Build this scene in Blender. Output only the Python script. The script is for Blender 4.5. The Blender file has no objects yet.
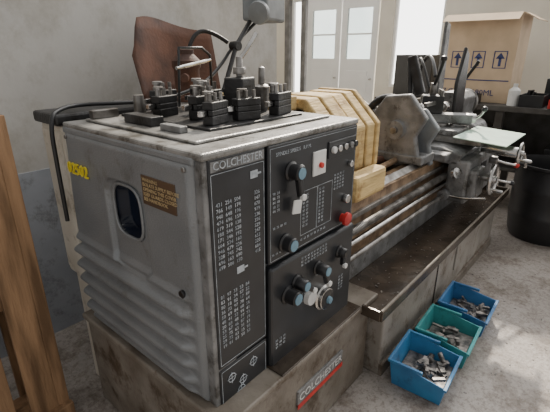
import bpy, bmesh, math, random
from mathutils import Vector, Matrix
random.seed(7)
SC=bpy.context.scene
# ---------------------------------------------------------------- materials
def mat(name,c1,c2=None,rough=0.6,metal=0.0,scale=8.0,bump=0.0,bscale=60.0,detail=6.0,lo=0.35,hi=0.65,spec=0.5,stretch=None,grime=None):
    m=bpy.data.materials.new(name);m.use_nodes=True
    nt=m.node_tree;n=nt.nodes;l=nt.links;b=n['Principled BSDF']
    b.inputs['Roughness'].default_value=rough;b.inputs['Metallic'].default_value=metal
    b.inputs['Specular IOR Level'].default_value=spec
    if c2 is None: c2=tuple(x*0.7 for x in c1)
    tc=n.new('ShaderNodeTexCoord');src=tc.outputs['Object']
    if stretch:
        mp=n.new('ShaderNodeMapping');mp.inputs['Scale'].default_value=stretch
        l.new(src,mp.inputs['Vector']);src=mp.outputs['Vector']
    no=n.new('ShaderNodeTexNoise');no.inputs['Scale'].default_value=scale;no.inputs['Detail'].default_value=detail
    l.new(src,no.inputs['Vector'])
    cr=n.new('ShaderNodeValToRGB');cr.color_ramp.elements[0].position=lo;cr.color_ramp.elements[1].position=hi
    cr.color_ramp.elements[0].color=(*c2,1);cr.color_ramp.elements[1].color=(*c1,1)
    l.new(no.outputs['Fac'],cr.inputs['Fac']);col=cr.outputs['Color']
    if grime:   # (scale, colour multiplier, lo, hi): fine dirt speckle and drips
        gs,gc,gl,gh=grime
        mp=n.new('ShaderNodeMapping');mp.inputs['Scale'].default_value=(1,1,.8);mp.inputs['Location'].default_value=(3.1,1.7,5.3)
        l.new(tc.outputs['Object'],mp.inputs['Vector'])
        g=n.new('ShaderNodeTexNoise');g.inputs['Scale'].default_value=gs;g.inputs['Detail'].default_value=14;g.inputs['Roughness'].default_value=.75
        l.new(mp.outputs['Vector'],g.inputs['Vector'])
        r=n.new('ShaderNodeValToRGB');r.color_ramp.elements[0].position=gl;r.color_ramp.elements[1].position=gh
        r.color_ramp.elements[0].color=(*gc,1);r.color_ramp.elements[1].color=(1,1,1,1);l.new(g.outputs['Fac'],r.inputs['Fac'])
        x=n.new('ShaderNodeMix');x.data_type='RGBA';x.blend_type='MULTIPLY';x.inputs[0].default_value=1
        l.new(col,x.inputs[6]);l.new(r.outputs['Color'],x.inputs[7]);col=x.outputs[2]
    l.new(col,b.inputs['Base Color'])
    if bump>0:
        n2=n.new('ShaderNodeTexNoise');n2.inputs['Scale'].default_value=bscale;n2.inputs['Detail'].default_value=4
        l.new(src,n2.inputs['Vector'])
        bp=n.new('ShaderNodeBump');bp.inputs['Strength'].default_value=bump;bp.inputs['Distance'].default_value=0.01
        l.new(n2.outputs['Fac'],bp.inputs['Height']);l.new(bp.outputs['Normal'],b.inputs['Normal'])
    return m
M={}
M['paint']=mat('hammered_grey_paint',(0.235,0.245,0.255),(0.19,0.20,0.21),0.36,0.3,5,0.3,200,detail=10,lo=.3,hi=.6,grime=(7,(.74,.71,.67),.34,.44))
M['paint_top']=mat('worn_grey_paint',(0.30,0.295,0.285),(0.15,0.145,0.135),0.34,0.2,9,0.2,120,detail=10,grime=(12,(.4,.37,.33),.40,.48))
M['panel']=mat('black_panel',(0.020,0.022,0.026),(0.013,0.014,0.016),0.34,0,12)
M['print']=mat('white_print',(0.46,0.49,0.52),(0.22,0.25,0.28),0.6,0,40)
M['knob']=mat('knob_black',(0.018,0.018,0.020),(0.010,0.010,0.011),0.3)
M['cap']=mat('knob_cap_blue',(0.17,0.29,0.37),(0.11,0.2,0.27),0.4)
M['red']=mat('red_plastic',(0.55,0.03,0.02),(0.4,0.02,0.02),0.35)
M['white']=mat('white_plastic',(0.7,0.7,0.68),(0.5,0.5,0.5),0.5)
M['chrome']=mat('bright_steel',(0.68,0.67,0.66),(0.40,0.39,0.38),0.25,1.0,20)
M['steel']=mat('oily_steel',(0.34,0.33,0.32),(0.12,0.11,0.10),0.36,0.8,14,0.15,80)
M['iron']=mat('black_iron',(0.045,0.045,0.047),(0.018,0.017,0.016),0.42,0.5,14,0.2,90)
M['cast']=mat('cast_grey',(0.25,0.252,0.255),(0.12,0.12,0.12),0.45,0.25,12,0.2,90,grime=(14,(.4,.37,.33),.38,.48))
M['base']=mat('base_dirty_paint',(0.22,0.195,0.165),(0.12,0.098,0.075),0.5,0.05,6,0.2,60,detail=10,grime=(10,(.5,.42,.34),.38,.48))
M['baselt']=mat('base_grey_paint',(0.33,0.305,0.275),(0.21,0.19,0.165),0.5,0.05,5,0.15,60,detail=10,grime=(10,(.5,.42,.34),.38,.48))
M['tray']=mat('oily_tray',(0.085,0.065,0.048),(0.03,0.022,0.016),0.24,0.3,7,0.25,30)
M['ways']=mat('rusty_ways',(0.36,0.25,0.16),(0.13,0.08,0.045),0.38,0.5,16,0.15,70)
M['cream']=mat('yellow_timber',(0.62,0.45,0.20),(0.38,0.26,0.11),0.7,0,9,0.5,30,detail=8,stretch=(.5,3,3),grime=(9,(.6,.5,.4),.36,.46))
M['rust']=mat('rusty_brown',(0.15,0.07,0.045),(0.06,0.032,0.025),0.7,0.2,7,0.3,60)
M['cab']=mat('cream_cabinet_paint',(0.66,0.62,0.54),(0.55,0.50,0.42),0.5,0,6,grime=(9,(.6,.55,.5),.34,.44))
M['wood']=mat('pallet_wood',(0.38,0.225,0.12),(0.15,0.085,0.042),0.8,0,6,0.4,30,detail=8,stretch=(4,4,.5))
M['card']=mat('cardboard',(0.60,0.46,0.32),(0.50,0.38,0.26),0.85,0,5)
M['ink']=mat('box_print_ink',(0.05,0.07,0.20),(0.04,0.05,0.14),0.8)
M['plate']=mat('brown_label',(0.10,0.06,0.035),(0.07,0.045,0.03),0.4)
M['gold']=mat('label_text',(0.5,0.38,0.2),(0.4,0.3,0.16),0.5)
M['yellow']=mat('yellow_marker',(0.80,0.66,0.05),(0.7,0.56,0.04),0.6)
M['binblue']=mat('blue_bin_plastic',(0.05,0.19,0.42),(0.03,0.13,0.30),0.45,grime=(12,(.6,.6,.6),.36,.46))
M['bincyan']=mat('cyan_bin_plastic',(0.05,0.22,0.43),(0.03,0.14,0.31),0.45,grime=(12,(.6,.6,.6),.36,.46))
M['bingreen']=mat('green_bin_plastic',(0.04,0.30,0.31),(0.03,0.22,0.23),0.45,grime=(12,(.6,.6,.6),.36,.46))
M['barrel']=mat('black_plastic',(0.02,0.02,0.022),(0.012,0.012,0.013),0.35)
M['bench']=mat('dark_bench',(0.08,0.075,0.07),(0.04,0.035,0.03),0.6)
M['wallup']=mat('wall_plaster',(0.56,0.545,0.515),(0.47,0.455,0.43),0.85,0,1.6,0.15,20,grime=(3.0,(.78,.76,.72),.36,.52))
M['walldn']=mat('wall_dado_paint',(0.42,0.45,0.50),(0.30,0.325,0.365),0.6,0,3.0,0.15,20,detail=9,grime=(6,(.62,.60,.57),.38,.48))
M['wallend']=mat('end_wall_paint',(0.82,0.78,0.68),(0.72,0.67,0.58),0.8,0,1.6)
M['door']=mat('door_paint',(0.92,0.92,0.90),(0.86,0.86,0.84),0.5,0,3)
M['frame']=mat('window_frame',(0.22,0.215,0.21),(0.14,0.135,0.13),0.5)
M['glassd']=mat('dark_window_glass',(0.012,0.018,0.035),(0.008,0.01,0.02),0.35,spec=.3)
M['greyb']=mat('lamp_grey',(0.22,0.24,0.25),(0.13,0.14,0.15),0.45)
M['parts']=mat('loose_parts',(0.30,0.27,0.25),(0.05,0.05,0.05),0.4,0.5,30)
M['pgreen']=mat('pale_green_sheet',(0.50,0.66,0.56),(0.40,0.55,0.46),0.4,0,8)
M['glass']=mat('door_glass',(0.70,0.76,0.74),(0.58,0.66,0.65),0.3,0,2)
gb=M['glass'].node_tree.nodes['Principled BSDF'];gb.inputs['Transmission Weight'].default_value=.8;gb.inputs['IOR'].default_value=1.1
def floormat():
    m=mat('concrete_floor',(0.33,0.30,0.275),(0.235,0.21,0.19),0.55,0,1.6,0.3,60,detail=12,lo=.35,hi=.62,grime=(55,(.62,.58,.55),.40,.52))
    n=m.node_tree.nodes;l=m.node_tree.links;b=n['Principled BSDF']
    src=b.inputs['Base Color'].links[0].from_socket
    tc=n.new('ShaderNodeTexCoord');g=n.new('ShaderNodeTexNoise');g.inputs['Scale'].default_value=3.5;g.inputs['Detail'].default_value=14;g.inputs['Roughness'].default_value=.8
    l.new(tc.outputs['Object'],g.inputs['Vector'])
    r=n.new('ShaderNodeValToRGB');r.color_ramp.elements[0].position=.40;r.color_ramp.elements[1].position=.52
    r.color_ramp.elements[0].color=(.55,.50,.46,1);r.color_ramp.elements[1].color=(1,1,1,1);l.new(g.outputs['Fac'],r.inputs['Fac'])
    x=n.new('ShaderNodeMix');x.data_type='RGBA';x.blend_type='MULTIPLY';x.inputs[0].default_value=1
    l.new(src,x.inputs[6]);l.new(r.outputs['Color'],x.inputs[7]);l.new(x.outputs[2],b.inputs['Base Color'])
    return m
M['floor']=floormat()
# ---------------------------------------------------------------- helpers
def finish(name,bm,m,parent=None,smooth=False,bevel=0,seg=2):
    me=bpy.data.meshes.new(name);bm.to_mesh(me);bm.free()
    ob=bpy.data.objects.new(name,me);SC.collection.objects.link(ob)
    for mm in (m if isinstance(m,(list,tuple)) else [m]): me.materials.append(M[mm] if isinstance(mm,str) else mm)
    if smooth:
        for p in me.polygons:p.use_smooth=True
    if bevel:
        md=ob.modifiers.new('b','BEVEL');md.width=bevel;md.segments=seg;md.limit_method='ANGLE';md.angle_limit=math.radians(35)
    if parent: ob.parent=parent
    return ob
def empty(name,loc=(0,0,0)):
    e=bpy.data.objects.new(name,None);SC.collection.objects.link(e);e.empty_display_size=.1;return e
def bx(bm,x0,x1,y0,y1,z0,z1,rot=0,tilt=None):
    r=bmesh.ops.create_cube(bm,size=1.0)
    c=Vector(((x0+x1)/2,(y0+y1)/2,(z0+z1)/2))
    S=Matrix.Diagonal((abs(x1-x0),abs(y1-y0),abs(z1-z0),1))
    Rm=Matrix.Rotation(rot,4,'Z')
    if tilt: Rm=Rm@Matrix.Rotation(tilt[1],4,tilt[0])
    bmesh.ops.transform(bm,matrix=Matrix.Translation(c)@Rm@S,verts=r['verts'])
    return r['verts']
def box(name,x0,x1,y0,y1,z0,z1,m,parent=None,bevel=0.004,rot=0,tilt=None):
    bm=bmesh.new();bx(bm,x0,x1,y0,y1,z0,z1,rot,tilt);return finish(name,bm,m,parent,bevel=bevel)
def cy(bm,p0,p1,r,r2=None,seg=24):
    p0=Vector(p0);p1=Vector(p1);d=p1-p0
    q=d.to_track_quat('Z','Y').to_matrix().to_4x4()
    rr=bmesh.ops.create_cone(bm,cap_ends=True,segments=seg,radius1=r,radius2=r if r2 is None else r2,depth=d.length)
    bmesh.ops.transform(bm,matrix=Matrix.Translation((p0+p1)/2)@q,verts=rr['verts'])
def cyl(name,p0,p1,r,m,parent=None,r2=None,seg=28,bevel=0.002):
    bm=bmesh.new();cy(bm,p0,p1,r,r2,seg);ob=finish(name,bm,m,parent,bevel=bevel)
    for p in ob.data.polygons:
        if len(p.vertices)==4:p.use_smooth=True
    return ob
def revolve(name,prof,origin,axis,m,parent=None,seg=32):
    bm=bmesh.new();q=Vector(axis).to_track_quat('Z','Y').to_matrix().to_4x4();T=Matrix.Translation(origin)@q
    rings=[]
    for r,h in prof:
        rings.append([bm.verts.new(T@Vector((max(r,1e-4)*math.cos(2*math.pi*i/seg),max(r,1e-4)*math.sin(2*math.pi*i/seg),h))) for i in range(seg)])
    for a,b in zip(rings,rings[1:]):
        for i in range(seg):
            bm.faces.new((a[i],a[(i+1)%seg],b[(i+1)%seg],b[i]))
    bmesh.ops.recalc_face_normals(bm,faces=bm.faces)
    ob=finish(name,bm,m,parent,smooth=True)
    md=ob.modifiers.new('e','EDGE_SPLIT');md.split_angle=math.radians(40)
    return ob
def torus(name,origin,axis,R,r,m,parent=None,seg=36):
    prof=[(R+r*math.cos(2*math.pi*i/10),r*math.sin(2*math.pi*i/10)) for i in range(11)]
    return revolve(name,prof,origin,axis,m,parent,seg)
def tube(name,pts,r,m,parent=None,smooth=True):
    cu=bpy.data.curves.new(name,'CURVE');cu.dimensions='3D';cu.bevel_depth=r;cu.bevel_resolution=3;cu.use_fill_caps=True
    if smooth:
        s=cu.splines.new('NURBS');s.points.add(len(pts)-1);s.use_endpoint_u=True;s.order_u=3
    else:
        s=cu.splines.new('POLY');s.points.add(len(pts)-1)
    for i,p in enumerate(pts): s.points[i].co=(*p,1)
    cu.materials.append(M[m]);ob=bpy.data.objects.new(name,cu);SC.collection.objects.link(ob)
    if parent: ob.parent=parent
    return ob
def prism(name,poly,ax,a,b,m,parent=None,bevel=0.004):
    bm=bmesh.new()
    def mk(p,v):
        q=list(p);q.insert(ax,v);return bm.verts.new(q)
    A=[mk(p,a) for p in poly];B=[mk(p,b) for p in poly];n=len(poly)
    bm.faces.new(A);bm.faces.new(B[::-1])
    for i in range(n): bm.faces.new((A[i],B[i],B[(i+1)%n],A[(i+1)%n]))
    bmesh.ops.recalc_face_normals(bm,faces=bm.faces)
    return finish(name,bm,m,parent,bevel=bevel)
def text(name,s,loc,size,face,m,parent,ls=1.0,align='LEFT',ext=0.0004):
    t=bpy.data.curves.new(name,'FONT');t.body=s;t.size=size;t.space_line=ls;t.extrude=ext;t.align_x=align;t.resolution_u=2
    t.materials.append(M[m]);ob=bpy.data.objects.new(name,t);SC.collection.objects.link(ob);ob.location=loc
    ob.rotation_euler={'-y':(math.pi/2,0,0),'-x':(math.pi/2,0,-math.pi/2)}[face]
    ob.parent=parent;return ob
# ================================================================= LATHE
L=empty('metalworking_lathe')
TOP=1.283
box('headstock_body',0.09,0.755,0.012,0.75,0.47,TOP-0.012,'paint',L,0.008)
box('headstock_top_plate',-0.01,0.76,-0.012,0.755,TOP-0.022,TOP,'paint_top',L,0.007)
box('headstock_top_lid',0.05,0.70,0.08,0.70,TOP,TOP+0.010,'paint_top',L,0.006)
bm=bmesh.new();NY,NZ=120,190;y0,y1,z0,z1=0.022,0.752,0.455,1.262
def sd_rr(y,z,cy_,cz,hy,hz,r):
    dy=abs(y-cy_)-hy+r;dz=abs(z-cz)-hz+r
    return math.hypot(max(dy,0),max(dz,0))+min(max(dy,dz),0)-r
def smooth(t): t=max(0,min(1,t));return t*t*(3-2*t)
g=[]
for j in range(NZ+1):
    row=[]
    for i in range(NY+1):
        y=y0+(y1-y0)*i/NY;z=z0+(z1-z0)*j/NZ
        e=min(y-y0,y1-y,z-z0,z1-z)
        x=0.028-0.046*math.sqrt(1-(1-min(e/0.03,1))**2)
        w=smooth((0.86-z)/0.05)*smooth((y-0.05)/0.06)*smooth((z-0.47)/0.02)
        sn=math.sin((z-0.455)*2*math.pi/0.062)
        x-=w*(0.012+0.014*(abs(sn)**.7)*(1 if sn>0 else -1))
        d=sd_rr(y,z,0.375,0.975,0.115,0.160,0.06)
        x+=0.016*smooth((0.004-d)/0.012)
        d2=sd_rr(y,z,0.383,1.03,0.078,0.088,0.045)
        x+=0.05*smooth((0.004-d2)/0.006)
        yy=y+(0.035*math.sin(max(0,min(1,(z-0.45)/0.75))*math.pi)+w*0.010*sn)*smooth((y-0.4)/0.35)
        row.append((bm.verts.new((x,yy,z)),d2))
    g.append(row)
for j in range(NZ):
    for i in range(NY):
        f=bm.faces.new((g[j][i][0],g[j+1][i][0],g[j+1][i+1][0],g[j][i+1][0]))
        f.smooth=True
        if min(g[j][i][1],g[j+1][i+1][1])<0.003: f.material_index=1
ec=finish('end_cover',bm,['paint','glassd'],L)
rim=[]
for k in range(49):
    a=2*math.pi*k/48
    c,s=math.cos(a),math.sin(a)
    rim.append((-0.004,0.383+0.082*math.copysign(abs(c)**0.62,c),1.03+0.092*math.copysign(abs(s)**0.62,s)))
tube('window_rubber_rim',rim,0.006,'paint',L,False)
box('cover_top_strip',-0.014,0.03,0.022,0.752,1.245,1.268,'paint',L,0.006)
box('instruction_plate',-0.0215,-0.017,0.095,0.255,1.095,1.185,'plate',L,0.001)
text('instruction_plate_text','WARNING\nISOLATE SUPPLY BEFORE\nOPENING THIS COVER\nKEEP GUARDS CLOSED\nSEE HANDBOOK',(-0.0225,0.247,1.168),0.0155,'-x','gold',L,0.95)
text('asset_number','02502',(-0.0235,0.735,1.105),0.060,'-x','yellow',L,ext=.003)
cyl('cover_lock',(-0.016,0.10,0.845),(-0.028,0.10,0.845),0.013,'knob',L)
for yy,zz in((0.05,1.235),(0.72,1.235)): cyl('cover_screw',(-0.015,yy,zz),(-0.024,yy,zz),0.007,'steel',L)
# --- front control panels
box('corner_strip',-0.004,0.09,-0.004,0.03,0.455,1.262,'cast',L,0.004)
box('speed_chart_panel',0.012,0.228,-0.008,0.02,0.60,1.262,'panel',L,0.003)
box('gear_diagram_panel',0.012,0.228,-0.008,0.02,0.43,0.592,'panel',L,0.003)
box('upper_control_panel',0.236,0.748,-0.014,0.02,0.872,1.262,'panel',L,0.004)
box('feed_gearbox_panel',0.236,0.762,-0.022,0.03,0.45,0.858,'panel',L,0.010)
box('maker_plate',0.018,0.222,-0.011,-0.006,1.228,1.256,'cast',L,0.001)
text('maker_name','COLCHESTER',(0.12,-0.0115,1.233),0.031,'-y','print',L,align='CENTER')
def frame(x0,x1,z0,z1,y,nm,t=0.0014):
    bm=bmesh.new()
    bx(bm,x0,x1,y,y+.001,z0,z0+t);bx(bm,x0,x1,y,y+.001,z1-t,z1);bx(bm,x0,x0+t,y,y+.001,z0,z1);bx(bm,x1-t,x1,y,y+.001,z0,z1)
    finish(nm,bm,'print',L)
def rows(n,k,w=3):
    return '\n'.join('  '.join(str(random.randint(10**(w-1),10**w-1)) for _ in range(k)) for _ in range(n))
frame(0.018,0.222,0.61,1.222,-0.0095,'chart_border')
frame(0.018,0.222,0.44,0.585,-0.0095,'diagram_border')
text('chart_text_a',rows(12,3),(0.030,-0.0095,1.13),0.0165,'-y','print',L,1.05)
text('chart_text_b',rows(12,1),(0.178,-0.0095,1.13),0.0165,'-y','print',L,1.05)
text('chart_text_c',rows(11,5,2),(0.030,-0.0095,0.845),0.0165,'-y','print',L,1.05)
for (sx,sz) in ((0.165,1.18),(0.10,0.90)):
    bm=bmesh.new();bx(bm,sx,sx+.03,-.0095,-.0085,sz,sz+.022);bx(bm,sx+.03,sx+.045,-.0095,-.0085,sz+.008,sz+.014);finish('pictogram',bm,'print',L)
for i,(sx,sz) in enumerate(((0.06,0.54),(0.11,0.50),(0.16,0.54),(0.10,0.465))):
    torus('gear_diagram_ring',(sx,-0.0095,sz),(0,-1,0),0.015,0.0014,'print',L,20)
    bm=bmesh.new();bx(bm,sx-.02,sx+.02,-.0098,-.009,sz-.001,sz+.001);bx(bm,sx-.001,sx+.001,-.0098,-.009,sz-.022,sz+.022);finish('gear_diagram_cross',bm,'print',L)
YP=-0.0148
for nm,x,z,r,k,w,sz in (('speed_table',0.255,1.105,5,2,2,0.013),('speed_table_b',0.41,1.06,9,2,2,0.0125),('speed_table_c',0.60,1.09,5,4,2,0.012),
                        ('speed_table_d',0.40,0.90,1,8,2,0.013),('thread_table',0.505,1.06,10,2,2,0.0125),('table_e',0.255,0.99,1,4,2,0.012),('table_f',0.25,0.898,1,3,2,.012)):
    text(nm,rows(r,k,w),(x,YP,z),sz,'-y','print',L,1.1)
frame(0.40,0.495,0.92,1.08,YP,'table_frame_a',.0012);frame(0.497,0.59,0.92,1.08,YP,'table_frame_b',.0012);frame(0.244,0.74,0.88,1.252,YP,'panel_frame',.0012)
text('panel_title','SPINDLE SPEEDS   R.P.M.',(0.27,YP,1.225),0.017,'-y','print',L)
YF=-0.0228
text('feed_table',rows(3,9,2),(0.40,YF,0.83),0.012,'-y','print',L,1.1)
text('feed_table_b',rows(3,3,2),(0.26,YF,0.56),0.013,'-y','print',L,1.1)
text('feed_table_c',rows(5,2,2),(0.66,YF,0.64),0.013,'-y','print',L,1.1)
text('feed_table_d',rows(3,2,2),(0.40,YF,0.68),0.013,'-y','print',L,1.1)
def knob(x,y,z,r,capm='cap',depth=0.035,lever=None):
    revolve('selector_knob',[(0,0),(r*1.25,0),(r*1.25,.004),(r,.008),(r*.95,depth),(r*.8,depth+.004),(0,depth+.004)],(x,y,z),(0,-1,0),'knob',L,28)
    revolve('knob_cap',[(r*.72,0),(r*.72,.003),(0,.004)],(x,y-depth-.003,z),(0,-1,0),capm,L,24)
    if lever:
        a,ln=lever
        dx,dz=math.sin(a),-math.cos(a)
        bm=bmesh.new();v=bx(bm,-0.013,0.013,-0.011,0.011,-ln,0.01)
        for q in v:
            if q.co.z<-ln/2: q.co.x*=0.75;q.co.y-=0.008
        bmesh.ops.transform(bm,matrix=Matrix.Translation((x,y-depth*.7,z))@Matrix.Rotation(-a,4,'Y'),verts=bm.verts)
        finish('knob_lever',bm,'knob',L,bevel=.006)
        cyl('lever_tip',(x+dx*ln*.93,y-depth*.7-.024,z+dz*ln*.93),(x+dx*ln*.93,y-depth*.7-.010,z+dz*ln*.93),0.011,'white',L)
knob(0.345,-0.014,1.165,0.026,'cap',0.04,(0.1,0.085))
box('lever_white_tag',0.328,0.372,-0.040,-0.034,1.025,1.072,'white',L,0.003,tilt=('Y',0.2))
cyl('white_label_disc',(0.392,-.014,1.16),(0.392,-.022,1.16),0.018,'white',L)
knob(0.318,-0.014,0.925,0.027,'cap',0.035)
knob(0.325,-0.022,0.725,0.028,'cap',0.045)
knob(0.375,-0.022,0.752,0.024,'cap',0.045,(0.9,0.06))
knob(0.505,-0.022,0.755,0.024,'cap',0.045,(0.2,0.06))
knob(0.655,-0.022,0.765,0.022,'knob',0.03,(-0.3,0.05))
revolve('feed_dial',[(0,0),(.052,0),(.052,.012),(.044,.016),(.044,.03),(.030,.034),(0,.034)],(0.535,-.022,0.615),(0,-1,0),'chrome',L,36)
revolve('feed_dial_face',[(.040,0),(.040,.002),(.02,.006),(0,.006)],(0.535,-.053,0.615),(0,-1,0),'knob',L,28)
revolve('feed_dial_hub',[(.016,0),(.013,.012),(0,.014)],(0.535,-.058,0.615),(0,-1,0),'cap',L,20)
revolve('lock_dial',[(0,0),(.030,0),(.028,.02),(0,.022)],(0.45,-.022,0.655),(0,-1,0),'white',L,28)
revolve('emergency_stop',[(0,0),(.018,0),(.018,.014),(.027,.018),(.026,.030),(.015,.036),(0,.037)],(0.672,-.014,0.905),(0,-1,0),'red',L,28)
box('isolator_plate',0.46,0.535,-0.020,-0.012,1.12,1.205,'white',L,.003)
cyl('isolator_button',(0.50,-.019,1.155),(0.50,-.030,1.155),0.010,'red',L)
box('button_station',0.55,0.735,-0.020,-0.012,1.165,1.225,'panel',L,.003)
for i,xx in enumerate((0.575,0.61,0.65,0.69,0.72)):
    cyl('push_button',(xx,-.019,1.195),(xx,-.032,1.195),0.012,('white','chrome','chrome','cast','knob')[i],L)
cyl('jog_button',(0.70,-.014,1.12),(0.70,-.03,1.12),.012,'chrome',L)
cyl('key_switch',(0.68,-.014,0.985),(0.68,-.035,0.985),.017,'chrome',L)
# --- base and tray
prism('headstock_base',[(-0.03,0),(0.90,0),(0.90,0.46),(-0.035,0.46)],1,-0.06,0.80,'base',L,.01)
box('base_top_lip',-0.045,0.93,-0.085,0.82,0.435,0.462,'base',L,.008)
box('base_maker_badge',0.34,0.66,-0.068,-0.058,0.235,0.30,'cast',L,.002)
text('base_maker_name','COLCHESTER',(0.50,-0.069,0.25),0.050,'-y','white',L,align='CENTER')
box('badge_stripe',0.34,0.66,-0.0695,-0.067,0.215,0.236,'red',L,0)
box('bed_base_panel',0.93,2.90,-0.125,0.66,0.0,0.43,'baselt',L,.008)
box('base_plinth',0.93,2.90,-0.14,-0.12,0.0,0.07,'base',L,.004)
box('base_panel_seam',1.62,1.635,-0.129,-0.12,0.07,0.42,'tray',L,.001)
box('base_vent_cover',1.95,2.35,-0.135,-0.12,0.16,0.36,'baselt',L,.004)
bm=bmesh.new()
bx(bm,0.78,3.00,-0.17,0.75,0.425,0.437)
bx(bm,0.78,3.00,-0.18,-0.165,0.4255,0.475);bx(bm,0.78,3.00,0.745,0.76,0.4255,0.60)
bx(bm,2.995,3.01,-0.17,0.75,0.4258,0.475);bx(bm,0.775,0.79,-0.17,-0.08,0.4258,0.475)
finish('chip_tray',bm,'tray',L,bevel=.003)
tube('tray_rim',[(0.78,-0.173,0.477),(3.00,-0.173,0.477),(3.00,0.75,0.477)],0.007,'base',L,False)
box('oily_ledge',0.23,0.775,-0.08,0.0,0.462,0.468,'tray',L,.002)
bm=bmesh.new()
for i in range(90):
    x=random.uniform(.85,2.9);y=random.uniform(-.15,.08);s_=random.uniform(.002,.006)
    bx(bm,x,x+s_*random.uniform(1,3),y,y+s_,.437,.437+s_*.6,rot=random.uniform(0,3))
finish('tray_swarf',bm,'parts',L)
# --- bed
WZ=0.865
prism('bed_front_wall',[(0.10,0.50),(0.20,0.50),(0.20,WZ-.02),(0.215,WZ-.02),(0.215,WZ),(0.09,WZ),(0.09,WZ-.06),(0.12,WZ-.10)],0,0.75,3.25,'ways',L,.003)
prism('front_vee_way',[(0.105,WZ),(0.175,WZ),(0.14,WZ+.025)],0,1.25,3.25,'steel',L,.002)
prism('bed_rear_wall',[(0.46,0.50),(0.58,0.50),(0.60,WZ),(0.46,WZ)],0,0.75,3.25,'ways',L,.003)
prism('rear_vee_way',[(0.49,WZ),(0.55,WZ),(0.52,WZ+.025)],0,1.25,3.25,'steel',L,.002)
for i in range(7):
    x=1.3+i*0.31
    box('bed_crosstie',x,x+.05,0.2,0.47,0.62,WZ-.05,'cast',L,.004)
box('bed_floor',0.75,3.25,0.1,0.58,0.437,0.56,'cast',L,.004)
box('gap_block',0.76,1.24,0.10,0.58,WZ-.005,WZ+.028,'ways',L,.006)
cyl('lead_screw',(0.76,0.045,0.76),(3.2,0.045,0.76),0.017,'steel',L)
bm=bmesh.new()
for i in range(110):
    x=.80+i*.0112; cy(bm,(x,.045,.76),(x+.0045,.045,.76),.0205,seg=14)
finish('lead_screw_thread',bm,'steel',L)
cyl('feed_shaft',(0.76,0.045,0.70),(3.2,0.045,0.70),0.013,'chrome',L)
cyl('control_rod',(0.76,0.03,0.635),(3.2,0.03,0.635),0.013,'steel',L)
box('rack_strip',0.9,3.2,0.075,0.10,0.79,0.815,'steel',L,.002)
box('rod_bracket',3.10,3.25,0.0,0.10,0.60,0.80,'cast',L,.01)
cyl('loose_bar',(1.28,0.22,WZ+.03),(1.95,0.26,WZ+.03),0.018,'ways',L)
cyl('loose_bar',(1.25,0.36,WZ+.02),(1.9,0.33,WZ+.02),0.025,'rust',L)
box('way_cover_board',1.28,2.0,0.42,0.58,WZ+.026,WZ+.045,'wood',L,.003)
# --- chuck & timber guard
CY,CZ=0.36,1.10
cyl('spindle_nose',(0.75,CY,CZ),(0.86,CY,CZ),0.11,'steel',L)
cyl('chuck_body',(0.86,CY,CZ),(1.0,CY,CZ),0.17,'steel',L,seg=40,bevel=.008)
for k in range(3):
    a=math.radians(90+120*k+25)
    bm=bmesh.new();bx(bm,1.0,1.07,-0.025,0.025,0.04,0.15)
    bmesh.ops.transform(bm,matrix=Matrix.Translation((0,CY,CZ))@Matrix.Rotation(a,4,'X'),verts=bm.verts);finish('chuck_jaw',bm,'steel',L,bevel=.004)
def octring(x0,x1,R,r,m,nm,n=8,ph=22.5):
    bm=bmesh.new()
    V=[]
    for x in (x0,x1):
        for rr in (R,r):
            V.append([bm.verts.new((x,CY+rr*math.cos(math.radians(ph+k*360/n)),CZ+rr*math.sin(math.radians(ph+k*360/n)))) for k in range(n)])
    Ao,Ai,Bo,Bi=V
    for k in range(n):
        j=(k+1)%n
        bm.faces.new((Ao[k],Ao[j],Bo[j],Bo[k]));bm.faces.new((Ai[k],Bi[k],Bi[j],Ai[j]))
        bm.faces.new((Ao[k],Ai[k],Ai[j],Ao[j]));bm.faces.new((Bo[k],Bo[j],Bi[j],Bi[k]))
    bmesh.ops.recalc_face_normals(bm,faces=bm.faces)
    return finish(nm,bm,m,L,bevel=.008)
for k,(a,b,R) in enumerate(((0.79,0.885,.250),(0.89,0.985,.256),(0.99,1.08,.252),(1.085,1.16,.258))):
    octring(a,b,R,0.20,'cream','chuck_guard_segment')
octring(1.165,1.20,0.266,0.17,'cream','chuck_guard_flange')
for k in range(8):
    a=math.radians(22.5+k*45)
    cyl('guard_bolt',(1.195,CY+.22*math.cos(a),CZ+.22*math.sin(a)),(1.212,CY+.22*math.cos(a),CZ+.22*math.sin(a)),.013,'steel',L)
box('guard_hinge_block',0.64,0.78,0.30,0.66,TOP+.002,TOP+.06,'cream',L,.006)
box('guard_lug',0.84,1.12,0.02,0.10,0.90,1.02,'cream',L,.02)
def shield(x,yc,zc,s,nm,m):
    poly=[(yc-.16*s,zc-.20*s),(yc+.02*s,zc-.24*s),(yc+.16*s,zc-.14*s),(yc+.20*s,zc+.06*s),(yc+.10*s,zc+.20*s),(yc-.06*s,zc+.22*s),(yc-.18*s,zc+.08*s),(yc-.12*s,zc-.04*s)]
    prism(nm,poly,0,x,x+.05,m,L,.012)
shield(1.72,0.26,1.08,0.95,'steady_rest_casting','cast')
shield(1.84,0.20,1.02,0.8,'steady_rest_clamp','greyb')
box('steady_rest_foot',1.70,1.90,0.08,0.58,WZ+.02,WZ+.07,'cast',L,.008)
cyl('steady_rest_boss',(1.68,.26,1.08),(1.73,.26,1.08),.055,'cast',L)
cyl('steady_rest_bolt',(1.66,.26,1.08),(1.69,.26,1.08),.022,'steel',L,seg=6)
torus('steady_rest_ring',(1.80,0.36,1.10),(1,0,0),0.15,0.025,'iron',L)
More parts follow.
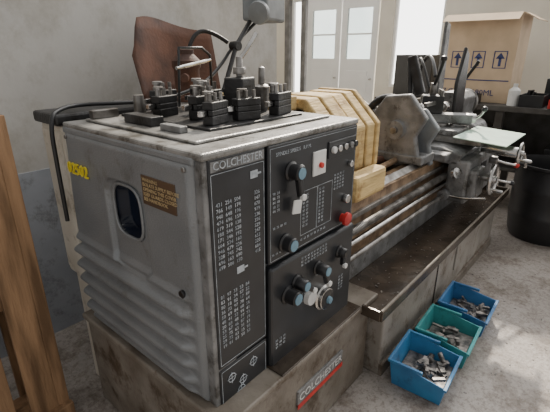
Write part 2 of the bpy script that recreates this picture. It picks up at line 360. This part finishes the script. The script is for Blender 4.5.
for a in (30,150,270):
    a=math.radians(a);cyl('steady_rest_finger',(1.8,.36+.06*math.cos(a),1.1+.06*math.sin(a)),(1.8,.36+.24*math.cos(a),1.1+.24*math.sin(a)),.016,'steel',L)
# --- carriage
prism('saddle',[(-0.02,WZ-.03),(0.62,WZ-.03),(0.62,WZ+.05),(0.50,WZ+.075),(0.10,WZ+.075),(-0.04,WZ+.04)],0,2.05,2.62,'cast',L,.01)
prism('saddle_wing',[(0.02,WZ+.0),(0.58,WZ+.0),(0.58,WZ+.05),(0.02,WZ+.05)],0,1.95,2.72,'cast',L,.012)
box('apron',2.05,2.62,-0.10,0.04,0.585,WZ+.01,'cast',L,.022)
box('apron_gear_cover',2.05,2.25,-0.15,-0.09,0.62,0.82,'cast',L,.02)
for zz in (.66,.78): cyl('apron_screw',(2.08,-.15,zz),(2.08,-.158,zz),.010,'steel',L)
box('apron_chart',2.30,2.42,-.104,-.098,.74,.82,'panel',L,.001)
cyl('thread_dial_indicator',(1.96,-.03,.80),(2.05,-.03,.80),.022,'steel',L)
revolve('thread_dial_face',[(0,0),(.035,0),(.035,.02),(0,.022)],(1.98,-.03,.80),(-.3,-1,.4),'chrome',L,24)
box('cross_slide',2.20,2.42,-0.10,0.66,WZ+.075,WZ+.125,'steel',L,.006)
box('cross_slide_block',2.18,2.44,0.05,0.45,WZ+.125,WZ+.165,'cast',L,.008)
cyl('compound_swivel',(2.31,0.28,WZ+.16),(2.31,0.28,WZ+.19),0.12,'steel',L)
box('compound_slide',2.25,2.37,0.02,0.46,WZ+.19,WZ+.25,'cast',L,.006,rot=0.5)
cyl('compound_dial',(2.40,.08,WZ+.22),(2.43,.02,WZ+.22),.032,'chrome',L)
tube('compound_crank',[(2.43,.02,WZ+.22),(2.38,-.03,WZ+.25),(2.34,-.05,WZ+.29)],.009,'chrome',L)
revolve('compound_crank_ball',[(0,-.02),(.014,-.014),(.02,0),(.014,.014),(0,.02)],(2.33,-.055,WZ+.30),(0,0,1),'knob',L,20)
box('tool_post',2.24,2.38,0.22,0.36,WZ+.25,WZ+.37,'iron',L,.006,rot=0.5)
cyl('tool_post_stud',(2.31,0.29,WZ+.37),(2.31,0.29,WZ+.45),0.022,'steel',L)
tube('tool_post_handle',[(2.31,0.29,WZ+.43),(2.24,0.24,WZ+.50),(2.18,0.20,WZ+.60)],0.011,'iron',L)
revolve('tool_post_handle_knob',[(0,-.02),(.018,-.012),(.022,0),(.018,.014),(0,.02)],(2.18,0.20,WZ+.61),(0,0,1),'knob',L,20)
for i in range(4):
    cyl('tool_clamp_screw',(2.25+.035*i,0.2+.02*i,WZ+.37),(2.25+.035*i,0.2+.02*i,WZ+.41),.008,'steel',L)
box('cutting_tool',2.10,2.26,0.24,0.265,WZ+.31,WZ+.335,'steel',L,.002)
box('boring_bar_holder',2.46,2.58,.20,.32,WZ+.075,WZ+.19,'iron',L,.006)
cyl('boring_bar',(2.30,.12,WZ+.16),(2.66,.30,WZ+.16),.018,'steel',L)
box('pale_green_cover_sheet',2.04,2.56,-0.28,0.03,WZ+.135,WZ+.142,'pgreen',L,.002,tilt=('X',.06))
box('saddle_oil_block',2.45,2.60,-.03,.10,WZ+.07,WZ+.11,'cast',L,.008)
def handwheel(c,ax,R,nm,m='chrome',handle=True):
    c=Vector(c);axv=Vector(ax).normalized()
    torus(nm+'_rim',c,ax,R,R*.13,m,L)
    cyl(nm+'_hub',c-axv*.03,c+axv*.02,R*.26,m,L)
    revolve(nm+'_disc',[(R*.2,-.004),(R,-.004),(R,.004),(R*.2,.004)],c,ax,m,L)
    t=axv.orthogonal().normalized()
    if handle:
        revolve(nm+'_handle',[(.006,0),(.009,.01),(.013,.05),(.010,.075),(0,.08)],c+t*R*.85,ax,'chrome',L,18)
handwheel((2.15,-0.22,0.76),(0,-1,0),0.09,'carriage_handwheel')
cyl('carriage_handwheel_shaft',(2.15,-.1,.76),(2.15,-.22,.76),.02,'steel',L)
handwheel((2.33,-0.31,WZ+.045),(0,-1,0),0.062,'cross_slide_handwheel')
cyl('cross_slide_dial',(2.33,-.08,WZ+.055),(2.33,-.30,WZ+.045),.035,'chrome',L)
tube('ball_crank',[(2.33,-0.33,WZ+.045),(2.38,-0.34,WZ-.01),(2.42,-0.34,WZ-.06)],0.010,'chrome',L)
for p,nm in (((2.52,-.17,.80),'half_nut_lever'),((2.47,-.17,.68),'feed_lever')):
    cyl(nm+'_boss',(p[0],-.10,p[2]),(p[0],-.15,p[2]),.028,'steel',L)
    tube(nm,[(p[0],-.145,p[2]),(p[0]+.06,-.19,p[2]-.03),(p[0]+.15,-.24,p[2]-.05)],.009,'chrome',L)
    revolve(nm+'_ball',[(0,-.02),(.015,-.014),(.021,0),(.015,.014),(0,.02)],(p[0]+.16,-.245,p[2]-.053),(0,0,1),'knob' if nm[0]=='f' else 'red',L,20)
cyl('spindle_control_boss',(2.0,.03,.635),(2.08,.03,.635),.035,'cast',L)
tube('spindle_control_lever',[(2.04,0.03,.635),(2.04,-.08,.62),(2.04,-.22,.66)],.009,'chrome',L)
cyl('apron_sight_glass',(2.3,-.10,.65),(2.3,-.106,.65),.016,'white',L)
# --- tailstock
prism('tailstock_body',[(0.10,WZ+.02),(0.60,WZ+.02),(0.56,WZ+.10),(0.46,WZ+.16),(0.47,1.17),(0.42,1.21),(0.30,1.21),(0.25,1.17),(0.26,WZ+.16),(0.14,WZ+.10)],0,2.90,3.22,'cast',L,.015)
cyl('tailstock_quill',(2.74,CY,CZ),(2.95,CY,CZ),.04,'chrome',L)
cyl('tailstock_centre',(2.64,CY,CZ),(2.74,CY,CZ),.004,'steel',L,r2=.028)
handwheel((3.30,CY,CZ),(1,0,0),0.10,'tailstock_handwheel','steel')
tube('tailstock_clamp_lever',[(3.0,.36,1.20),(2.98,.28,1.32),(2.95,.2,1.45)],.012,'iron',L)
tube('coolant_pipe',[(2.55,.55,WZ+.05),(2.56,.55,1.25),(2.50,.50,1.50),(2.38,.40,1.42),(2.33,.33,1.28)],.010,'iron',L)
tube('coolant_hose',[(2.65,.62,WZ+.02),(2.75,.60,1.35),(2.62,.45,1.55),(2.48,.35,1.35)],.014,'knob',L)
box('splash_guard',1.35,3.2,0.70,0.715,0.60,1.12,'base',L,.004)
tube('feed_stop_arm',[(2.0,.30,WZ+.03),(2.02,.32,1.2),(2.08,.38,1.46)],.018,'iron',L)
box('dial_stop_arm',2.02,2.06,.28,.34,1.25,1.50,'iron',L,.01,tilt=('X',-.35))
prism('swing_guard_plate',[(2.55,1.02),(2.75,1.05),(2.70,1.50),(2.62,1.55),(2.52,1.30)],1,.20,.225,'iron',L,.01)
prism('swing_guard_plate_b',[(2.85,1.2),(2.98,1.22),(2.95,1.72),(2.86,1.74)],1,.45,.475,'cast',L,.01)
ZT=TOP+0.010
bm=bmesh.new();bx(bm,0.17,0.63,0.16,0.66,ZT,ZT+.008)
finish('tool_rack_plate',bm,'iron',L,bevel=.002)
# ================================================================= cabinets behind
C1=empty('electrical_cabinet')
box('cabinet_shell',0.0,0.42,0.79,0.975,0.60,1.262,'cab',C1,.012)
box('cabinet_door_panel',-.006,0.002,0.805,0.96,0.63,1.24,'cab',C1,.004)
box('cabinet_stand',0.02,0.40,0.83,0.96,0.0,0.60,'cab',C1,.004)
box('cabinet_lid',-0.02,0.44,0.785,0.985,1.262,1.305,'iron',C1,.01)
C2=empty('coolant_cabinet')
box('cabinet_shell',0.47,1.20,0.80,1.24,0.0,1.262,'base',C2,.01)
box('cabinet_top',0.46,1.21,0.79,1.25,1.262,1.285,'paint_top',C2,.005)
bm=bmesh.new();rw=[]
for i in range(21):
    t=i/20;x=0.56+0.52*t;yb=1.10+0.10*math.sin(t*math.pi)
    top=1.66+0.03*math.sin(t*5)-0.16*smooth((0.15-t)/0.15)
    rw.append([bm.verts.new((x,yb+k*0.012,1.287+(top-1.287)*k/6)) for k in range(7)])
for a,b in zip(rw,rw[1:]):
    for k in range(6):
        f=bm.faces.new((a[k],b[k],b[k+1],a[k+1]));f.smooth=True
o=finish('rusty_metal_sheet',bm,'rust');md=o.modifiers.new('s','SOLIDIFY');md.thickness=.006
R1=empty('rusty_coolant_pump')
revolve('pump_body',[(0,0),(.075,0),(.075,.02),(.062,.03),(.062,.15),(.070,.16),(.070,.19),(.04,.22),(.04,.24),(0,.245)],(0.70,0.93,1.286),(0,0,1),'rust',R1,24)
cyl('pump_outlet',(0.70,.93,1.40),(0.62,.85,1.40),.02,'rust',R1)
tube('pump_pipe',[(0.72,.93,1.52),(0.75,.93,1.60),(0.82,.88,1.62),(.90,.84,1.56)],.010,'iron',R1)
ZB=ZT+.008
def holder(x,y,rot,s=1.0,m='iron',tool=True,z=ZB):
    e=empty('tool_holder')
    Mx=Matrix.Translation((x,y,z))@Matrix.Rotation(rot,4,'Z')@Matrix.Scale(s,4)
    bm=bmesh.new();bx(bm,-.045,.045,-.018,.018,0,.028);bx(bm,-.045,.045,-.018,-.002,.028,.045);bx(bm,-.045,.045,-.018,.018,.045,.068)
    bmesh.ops.transform(bm,matrix=Mx,verts=bm.verts);finish('holder_block',bm,m,e,bevel=.003*s)
    bm=bmesh.new()
    for k in (-.03,0,.03): cy(bm,(k,0,.068),(k,0,.092),.006,seg=8)
    bmesh.ops.transform(bm,matrix=Mx,verts=bm.verts);finish('clamp_bolts',bm,'steel',e)
    bm=bmesh.new();cy(bm,(0.0,.026,.0),(0,.026,.085),.011,seg=16);cy(bm,(0,.026,.085),(0,.026,.095),.017,seg=16)
    bmesh.ops.transform(bm,matrix=Mx,verts=bm.verts);finish('height_screw',bm,'steel',e,bevel=.001)
    if tool:
        bm=bmesh.new();bx(bm,-.075,.05,.0,.014,.029,.044)
        bmesh.ops.transform(bm,matrix=Mx,verts=bm.verts);finish('tool_bit',bm,'chrome',e,bevel=.001)
holder(.25,.22,.25,1.05);holder(.38,.21,-.2,1.05);holder(.56,.21,.2,1.15)
holder(.30,.34,.1,1.15);holder(.57,.45,-.3,1.15);holder(.42,.45,.1,1.2)
holder(.25,.49,.2,1.05);holder(.33,.61,.1,1.15);holder(.50,.58,.15,1.2)
T1=empty('quick_change_tool_post')
box('post_block',.42,.51,.285,.365,ZB,ZB+.13,'iron',T1,.006,rot=.2)
cyl('post_stud',(.465,.325,ZB+.13),(.465,.325,ZB+.20),.012,'steel',T1)
cyl('post_nut',(.465,.325,ZB+.14),(.465,.325,ZB+.165),.024,'steel',T1,seg=6)
tube('post_lever',[(.465,.325,ZB+.19),(.49,.31,ZB+.22),(.53,.30,ZB+.28)],.008,'chrome',T1)
T2=empty('drill_chuck')
revolve('chuck_sleeve',[(0,0),(.02,0),(.032,.03),(.034,.05),(.034,.09),(.028,.095),(.014,.10),(.012,.16),(0,.165)],(.59,.33,ZB+.0),(0,0,1),'steel',T2,24)
T3=empty('morse_taper_sleeve')
revolve('sleeve_body',[(0,0),(.022,0),(.018,.07),(0,.072)],(.205,.585,ZB),(0,0,1),'steel',T3,20)
for i,(x,y,w,d,h,m) in enumerate(((.10,.36,.05,.16,.03,'iron'),(.06,.655,.10,.03,.03,'steel'),(.09,.20,.03,.10,.02,'cast'))):
    e=empty('parallel_block');box('block',x,x+w,y,y+d,TOP+.01,TOP+.01+h,m,e,.003)
ML=empty('machine_lamp')
cyl('lamp_base',(.72,.70,TOP-.001),(.72,.70,TOP+.05),.03,'iron',ML)
tube('lamp_arm_lower',[(.72,.70,TOP+.04),(.86,.74,TOP+.26)],.011,'iron',ML,False)
tube('lamp_arm_upper',[(.86,.74,TOP+.26),(1.04,.78,TOP+.42)],.011,'iron',ML,False)
cyl('lamp_elbow',(.86,.72,TOP+.26),(.86,.77,TOP+.26),.022,'iron',ML)
box('lamp_housing',0.98,1.22,.70,.84,1.66,1.79,'greyb',ML,.015,rot=.3)
revolve('lamp_lens',[(0,0),(.045,0),(.055,.03),(.05,.05),(0,.055)],(1.01,.71,1.70),(-1,-.4,-.2),'greyb',ML,24)
WF=empty('wire_bracket')
tube('bracket_wire',[(.66,.70,TOP+.009),(.655,.70,TOP+.22),(.60,.69,TOP+.25),(.48,.69,TOP+.25),(.46,.69,TOP+.009)],.006,'iron',WF,False)
tube('bracket_bar',[(.46,.69,TOP+.17),(.655,.70,TOP+.20)],.008,'chrome',WF,False)
PC=empty('power_cable')
tube('cable',[(1.05,.78,1.66),(.9,.8,1.55),(.80,.79,1.45),(.64,.765,1.36),(.40,.765,1.32),(.22,.79,1.325),(.12,.85,1.325),(.03,.83,1.322),(-.04,.78,1.30),(-.045,.775,1.1),(-.04,.79,.9)],.008,'knob',PC)
# ================================================================= storage bins
def bin_(x,y,rot,m,w=.27,d=.25,h=.14):
    e=empty('storage_bin')
    Mx=Matrix.Translation((x,y,0))@Matrix.Rotation(rot,4,'Z')
    bm=bmesh.new();t=.006
    def ring(sx,sy,z,fr=0):
        return [bm.verts.new(v) for v in ((-sx,-sy,z-fr),(sx,-sy,z-fr),(sx,sy,z),(-sx,sy,z))]
    o0=ring(w*.44,d*.44,0.002);o1=ring(w*.5,d*.5,h,.035);i1=ring(w*.5-t,d*.5-t,h,.035);i0=ring(w*.44-t,d*.44-t,.01)
    bm.faces.new(o0[::-1]);bm.faces.new(i0)
    for a,b_ in ((o0,o1),(o1,i1),(i1,i0)):
        for k in range(4): bm.faces.new((a[k],a[(k+1)%4],b_[(k+1)%4],b_[k]))
    bmesh.ops.recalc_face_normals(bm,faces=bm.faces)
    bx(bm,-w*.52,w*.52,d*.48,d*.53,h-.012,h+.004);bx(bm,-w*.52,-w*.47,-d*.1,d*.5,h-.012,h+.003);bx(bm,w*.47,w*.52,-d*.1,d*.5,h-.012,h+.003)
    bx(bm,-w*.52,w*.52,-d*.53,-d*.47,h-.046,h-.034)
    bmesh.ops.transform(bm,matrix=Mx,verts=bm.verts);finish('bin_shell',bm,m,e,bevel=.002)
    bm=bmesh.new()
    for k in range(22):
        a,b_=random.uniform(-.33,.33)*w,random.uniform(-.33,.33)*d
        zz=.045+random.uniform(0,.04);r_=random.uniform(.006,.014)
        if k%2: bx(bm,a-.03,a+.03,b_-r_,b_+r_,zz,zz+r_*1.4,random.uniform(0,3))
        else: cy(bm,(a,b_,zz),(a+random.uniform(-.04,.04),b_+random.uniform(-.04,.04),zz+.025),r_,seg=12)
    bx(bm,-w*.42,w*.42,-d*.42,d*.42,.012,.05)
    bmesh.ops.transform(bm,matrix=Mx,verts=bm.verts);finish('stored_parts',bm,'parts',e,bevel=.001)
bin_(1.05,-.305,.06,'bincyan',.27,.26,.15);bin_(1.36,-.31,.05,'bingreen',.27,.26,.15);bin_(1.69,-.31,.04,'binblue',.28,.26,.15)
bm=bmesh.new()
for i in range(120):
    x=random.uniform(.75,2.6);y=random.uniform(-.85,-.16);s_=random.uniform(.002,.006)
    bx(bm,x,x+s_*random.uniform(1,3),y,y+s_,.0,s_*.5,rot=random.uniform(0,3))
finish('floor_swarf',bm,'parts')
# ================================================================= barrel
B=empty('plastic_barrel')
revolve('barrel_shell',[(0,0),(.25,0),(.27,.05),(.285,.20),(.292,.22),(.285,.24),(.29,.42),(.297,.44),(.29,.46),(.29,.62),(.305,.63),(.305,.65),(.28,.65),(.275,.60),(.26,.08),(0,.07)],(3.40,-.42,0),(0,0,1),'barrel',B,48)
# ================================================================= bench with boxes
WB=empty('workbench')
box('bench_top',3.80,4.75,-1.2,1.5,0.98,1.03,'bench',WB,.004)
for x in (3.85,4.62):
    for y in (-1.1,.15,1.4): box('bench_leg',x,x+.07,y,y+.07,0,.98,'bench',WB,.003)
box('bench_shelf',3.85,4.70,-1.15,1.45,.40,.43,'bench',WB,.003)
box('bench_back_board',4.60,4.64,-1.15,1.45,.43,.98,'bench',WB,.003)
CB=empty('cardboard_box')
box('box_body',4.0,4.46,0.17,0.86,1.031,1.86,'card',CB,.004)
box('box_flap_left',3.86,4.0,.17,.86,1.82,1.827,'card',CB,.001,tilt=('Y',-.5))
box('box_tape',4.0,4.46,.48,.53,1.86,1.862,'white',CB,0)
box('box_open_flap',4.0,4.46,.03,.17,1.82,1.827,'card',CB,.001,tilt=('X',.5))
text('box_print_text','7.CLASS.180ML',(3.995,.81,1.10),.078,'-x','ink',CB)
for k in range(3):
    yc=.70-.2*k
    bm=bmesh.new();bx(bm,3.996,3.999,yc-.06,yc-.052,1.36,1.52);bx(bm,3.996,3.999,yc+.052,yc+.06,1.36,1.52);bx(bm,3.9962,3.9992,yc-.06,yc+.06,1.36,1.367);bx(bm,3.9962,3.9992,yc-.06,yc+.06,1.513,1.52)
    bx(bm,3.996,3.999,yc-.012,yc+.012,1.38,1.46);finish('handling_symbol_frame',bm,'ink',CB)
    prism('handling_symbol_arrow',[(yc-.04,1.45),(yc+.04,1.45),(yc,1.505)],0,3.996,3.999,'ink',CB,0)
box('box_stripe',3.996,3.999,.19,.82,1.24,1.25,'ink',CB,0)
for i,(x,y,w,d,h,m) in enumerate(((3.83,-.16,.3,.2,.11,'barrel'),(3.83,-.42,.25,.22,.08,'red'),(4.2,-.35,.3,.25,.24,'barrel'),(3.86,-.80,.3,.32,.13,'bench'),(4.25,-.78,.3,.38,.26,'card'),(4.05,.98,.4,.42,.45,'barrel'),(3.83,.40,.13,.40,.09,'barrel'))):
    e=empty('parts_crate');
    bm=bmesh.new();t=.01;bx(bm,x,x+w,y,y+d,1.031,1.045);bx(bm,x,x+t,y,y+d,1.04,1.03+h);bx(bm,x+w-t,x+w,y,y+d,1.04,1.03+h);bx(bm,x+t,x+w-t,y,y+t,1.04,1.03+h);bx(bm,x+t,x+w-t,y+d-t,y+d,1.04,1.03+h)
    bx(bm,x+t,x+w-t,y+t,y+d-t,1.045,1.03+h*.6)
    for q in range(7):
        a=random.uniform(x+.04,x+w-.04);c=random.uniform(y+.04,y+d-.04)
        cy(bm,(a,c,1.03+h*.5),(a+random.uniform(-.03,.03),c+random.uniform(-.03,.03),1.03+h*.6+random.uniform(.02,.09)),random.uniform(.008,.02),seg=10)
    finish('crate_shell',bm,m,e,bevel=.002)
e=empty('drip_can')
revolve('can_body',[(0,0),(.05,0),(.05,.14),(.02,.17),(.02,.20),(0,.20)],(3.90,.10,1.031),(0,0,1),'white',e,24)
# parts on the shelf under the bench
for i,(y,w,h,m) in enumerate(((-1.0,.35,.3,'cast'),(-.55,.3,.22,'barrel'),(.3,.4,.34,'base'),(.85,.4,.28,'iron'))):
    e=empty('shelf_crate');bm=bmesh.new();bx(bm,3.95,4.40,y,y+w,.431,.431+h*.8);bx(bm,3.94,4.41,y-.01,y+w+.01,.431+h*.8,.431+h);finish('crate_and_lid',bm,m,e,bevel=.006)
e=empty('bench_vice')
box('vice_base',3.84,4.0,-1.08,-.94,1.031,1.07,'iron',e,.006);box('vice_jaw_fixed',3.93,3.99,-1.09,-.93,1.07,1.17,'iron',e,.006);box('vice_jaw_moving',3.84,3.89,-1.09,-.93,1.07,1.17,'iron',e,.006);cyl('vice_screw',(3.74,-1.01,1.10),(3.95,-1.01,1.10),.012,'steel',e);cyl('vice_handle',(3.75,-1.08,1.10),(3.75,-.94,1.10),.007,'steel',e)
# ================================================================= pallet
P=empty('wooden_pallet')
for i in range(7):
    x=-.20-.115-(.15)*i
    box('pallet_slat',x,x+.10,.800,.822,0.0,1.32,'wood',P,.003)
box('pallet_edge_slat',-.215,-.17,.80,.84,0,1.32,'wood',P,.003)
for z in (0.04,.60,1.18): box('pallet_stringer',-1.25,-.17,.842,.92,z,z+.10,'wood',P,.004)
for i in range(7):
    x=-.20-.115-(.15)*i
    box('pallet_back_slat',x,x+.10,.922,.944,0.0,1.32,'wood',P,.003)
box('pallet_foot_board',-1.25,-.165,.77,.80,0.0,.09,'wood',P,.004)
# ================================================================= room
WY=1.45
bm=bmesh.new();bx(bm,-2.5,2.0,WY,WY+.15,.95,3.0);finish('wall_back',bm,'wallup')
bm=bmesh.new();bx(bm,-2.5,2.0,WY-.006,WY+.15,0,.95);finish('wall_back_dado',bm,'walldn')
bm=bmesh.new();bx(bm,1.85,2.0,WY+.15,4.8,0,3.0);finish('wall_return',bm,'wallup')
bm=bmesh.new();bx(bm,1.85,5.7,4.8,4.95,0,3.0);finish('wall_far',bm,'wallend')
XW=5.55
bm=bmesh.new()
def wseg(y0,y1,z0,z1): bx(bm,XW,XW+.15,y0,y1,z0,z1)
wseg(4.25,4.8,0,3.0);wseg(2.2,2.42,0,3.0);wseg(-.1,1.45,0,3.0);wseg(-3,-1.6,0,3.0)
wseg(2.42,4.25,2.35,3.0);wseg(1.45,2.2,0,1.0);wseg(1.45,2.2,2.5,3.0);wseg(-1.6,-.1,0,1.1);wseg(-1.6,-.1,2.5,3.0)
finish('wall_end',bm,'wallend')
def door(y0,y1,nm):
    e=empty(nm);bm=bmesh.new();s=.10
    bx(bm,XW,XW+.05,y0,y0+s,1.40,2.15);bx(bm,XW,XW+.05,y1-s,y1,1.40,2.15);bx(bm,XW,XW+.05,y0,y1,0.005,1.40);bx(bm,XW,XW+.05,y0,y1,2.15,2.33)
    finish('leaf',bm,'door',e)
    box('lower_panel_moulding',XW-.008,XW-.001,y0+.13,y1-.13,.25,1.22,'door',e,.003)
    box('glazing_bar',XW+.0,XW+.019,y0+s,y1-s,1.76,1.785,'door',e,0)
    box('glazing',XW+.02,XW+.03,y0+s,y1-s,1.40,2.15,'glass',e,0)
    cyl('handle',(XW-.05,y0+.06,1.1),(XW,y0+.06,1.1),.015,'chrome',e)
door(2.44,3.08,'door_1');door(3.10,3.76,'door_2')
box('trim_1',XW-.04,XW+.06,3.79,3.88,0,2.6,'frame',None,.005)
box('trim_2',XW-.04,XW+.06,4.14,4.24,0,2.6,'frame',None,.005)
for nm,y0,y1,z0,z1 in (('window_1',1.45,2.2,1.0,2.5),('window_2',-1.6,-.1,1.1,2.5),('window_3',3.89,4.13,0,2.35)):
    e=empty(nm);bm=bmesh.new();s=.04
    bx(bm,XW+.04,XW+.09,y0,y0+s,z0+s,z1-s);bx(bm,XW+.04,XW+.09,y1-s,y1,z0+s,z1-s);bx(bm,XW+.04,XW+.09,y0,y1,z0,z0+s);bx(bm,XW+.04,XW+.09,y0,y1,z1-s,z1)
    if y1-y0>1: bx(bm,XW+.04,XW+.09,(y0+y1)/2-.02,(y0+y1)/2+.02,z0+s,z1-s)
    finish('sash',bm,'door',e)
bm=bmesh.new();bx(bm,-3,7,-4,5.5,-.1,0);finish('floor',bm,'floor')
# ================================================================= light: sky that is brighter on the window side
w=bpy.data.worlds.new('World');SC.world=w;w.use_nodes=True
nt=w.node_tree;bg=nt.nodes['Background'];bg.inputs[0].default_value=(1.0,.98,.945,1)
tc=nt.nodes.new('ShaderNodeTexCoord');dp=nt.nodes.new('ShaderNodeVectorMath');dp.operation='DOT_PRODUCT'
dp.inputs[1].default_value=(.80,.45,.40);nt.links.new(tc.outputs['Generated'],dp.inputs[0])
mr=nt.nodes.new('ShaderNodeMapRange');mr.inputs['From Min'].default_value=.2;mr.inputs['From Max'].default_value=.90;mr.inputs['To Min'].default_value=.68;mr.inputs['To Max'].default_value=5.0
nt.links.new(dp.outputs['Value'],mr.inputs['Value']);nt.links.new(mr.outputs['Result'],bg.inputs[1])
s=bpy.data.lights.new('sun','SUN');s.energy=7.0;s.angle=math.radians(1.5);s.color=(1,.89,.74)
so=bpy.data.objects.new('sun',s);SC.collection.objects.link(so)
so.rotation_euler=Vector((-.72,-.30,-.62)).to_track_quat('-Z','Y').to_euler()
# ================================================================= camera
f=411.;p=math.radians(20.66)
h=Vector((0.760,0.649,0)).normalized()
fw=h*math.cos(p)+Vector((0,0,-math.sin(p)))
cd=bpy.data.cameras.new('camera');cam=bpy.data.objects.new('camera',cd);SC.collection.objects.link(cam)
cam.location=(-0.641,-0.789,1.52);cam.rotation_euler=fw.to_track_quat('-Z','Y').to_euler()
cd.sensor_width=36;cd.lens=36*f/550;cd.clip_start=.05
SC.camera=cam
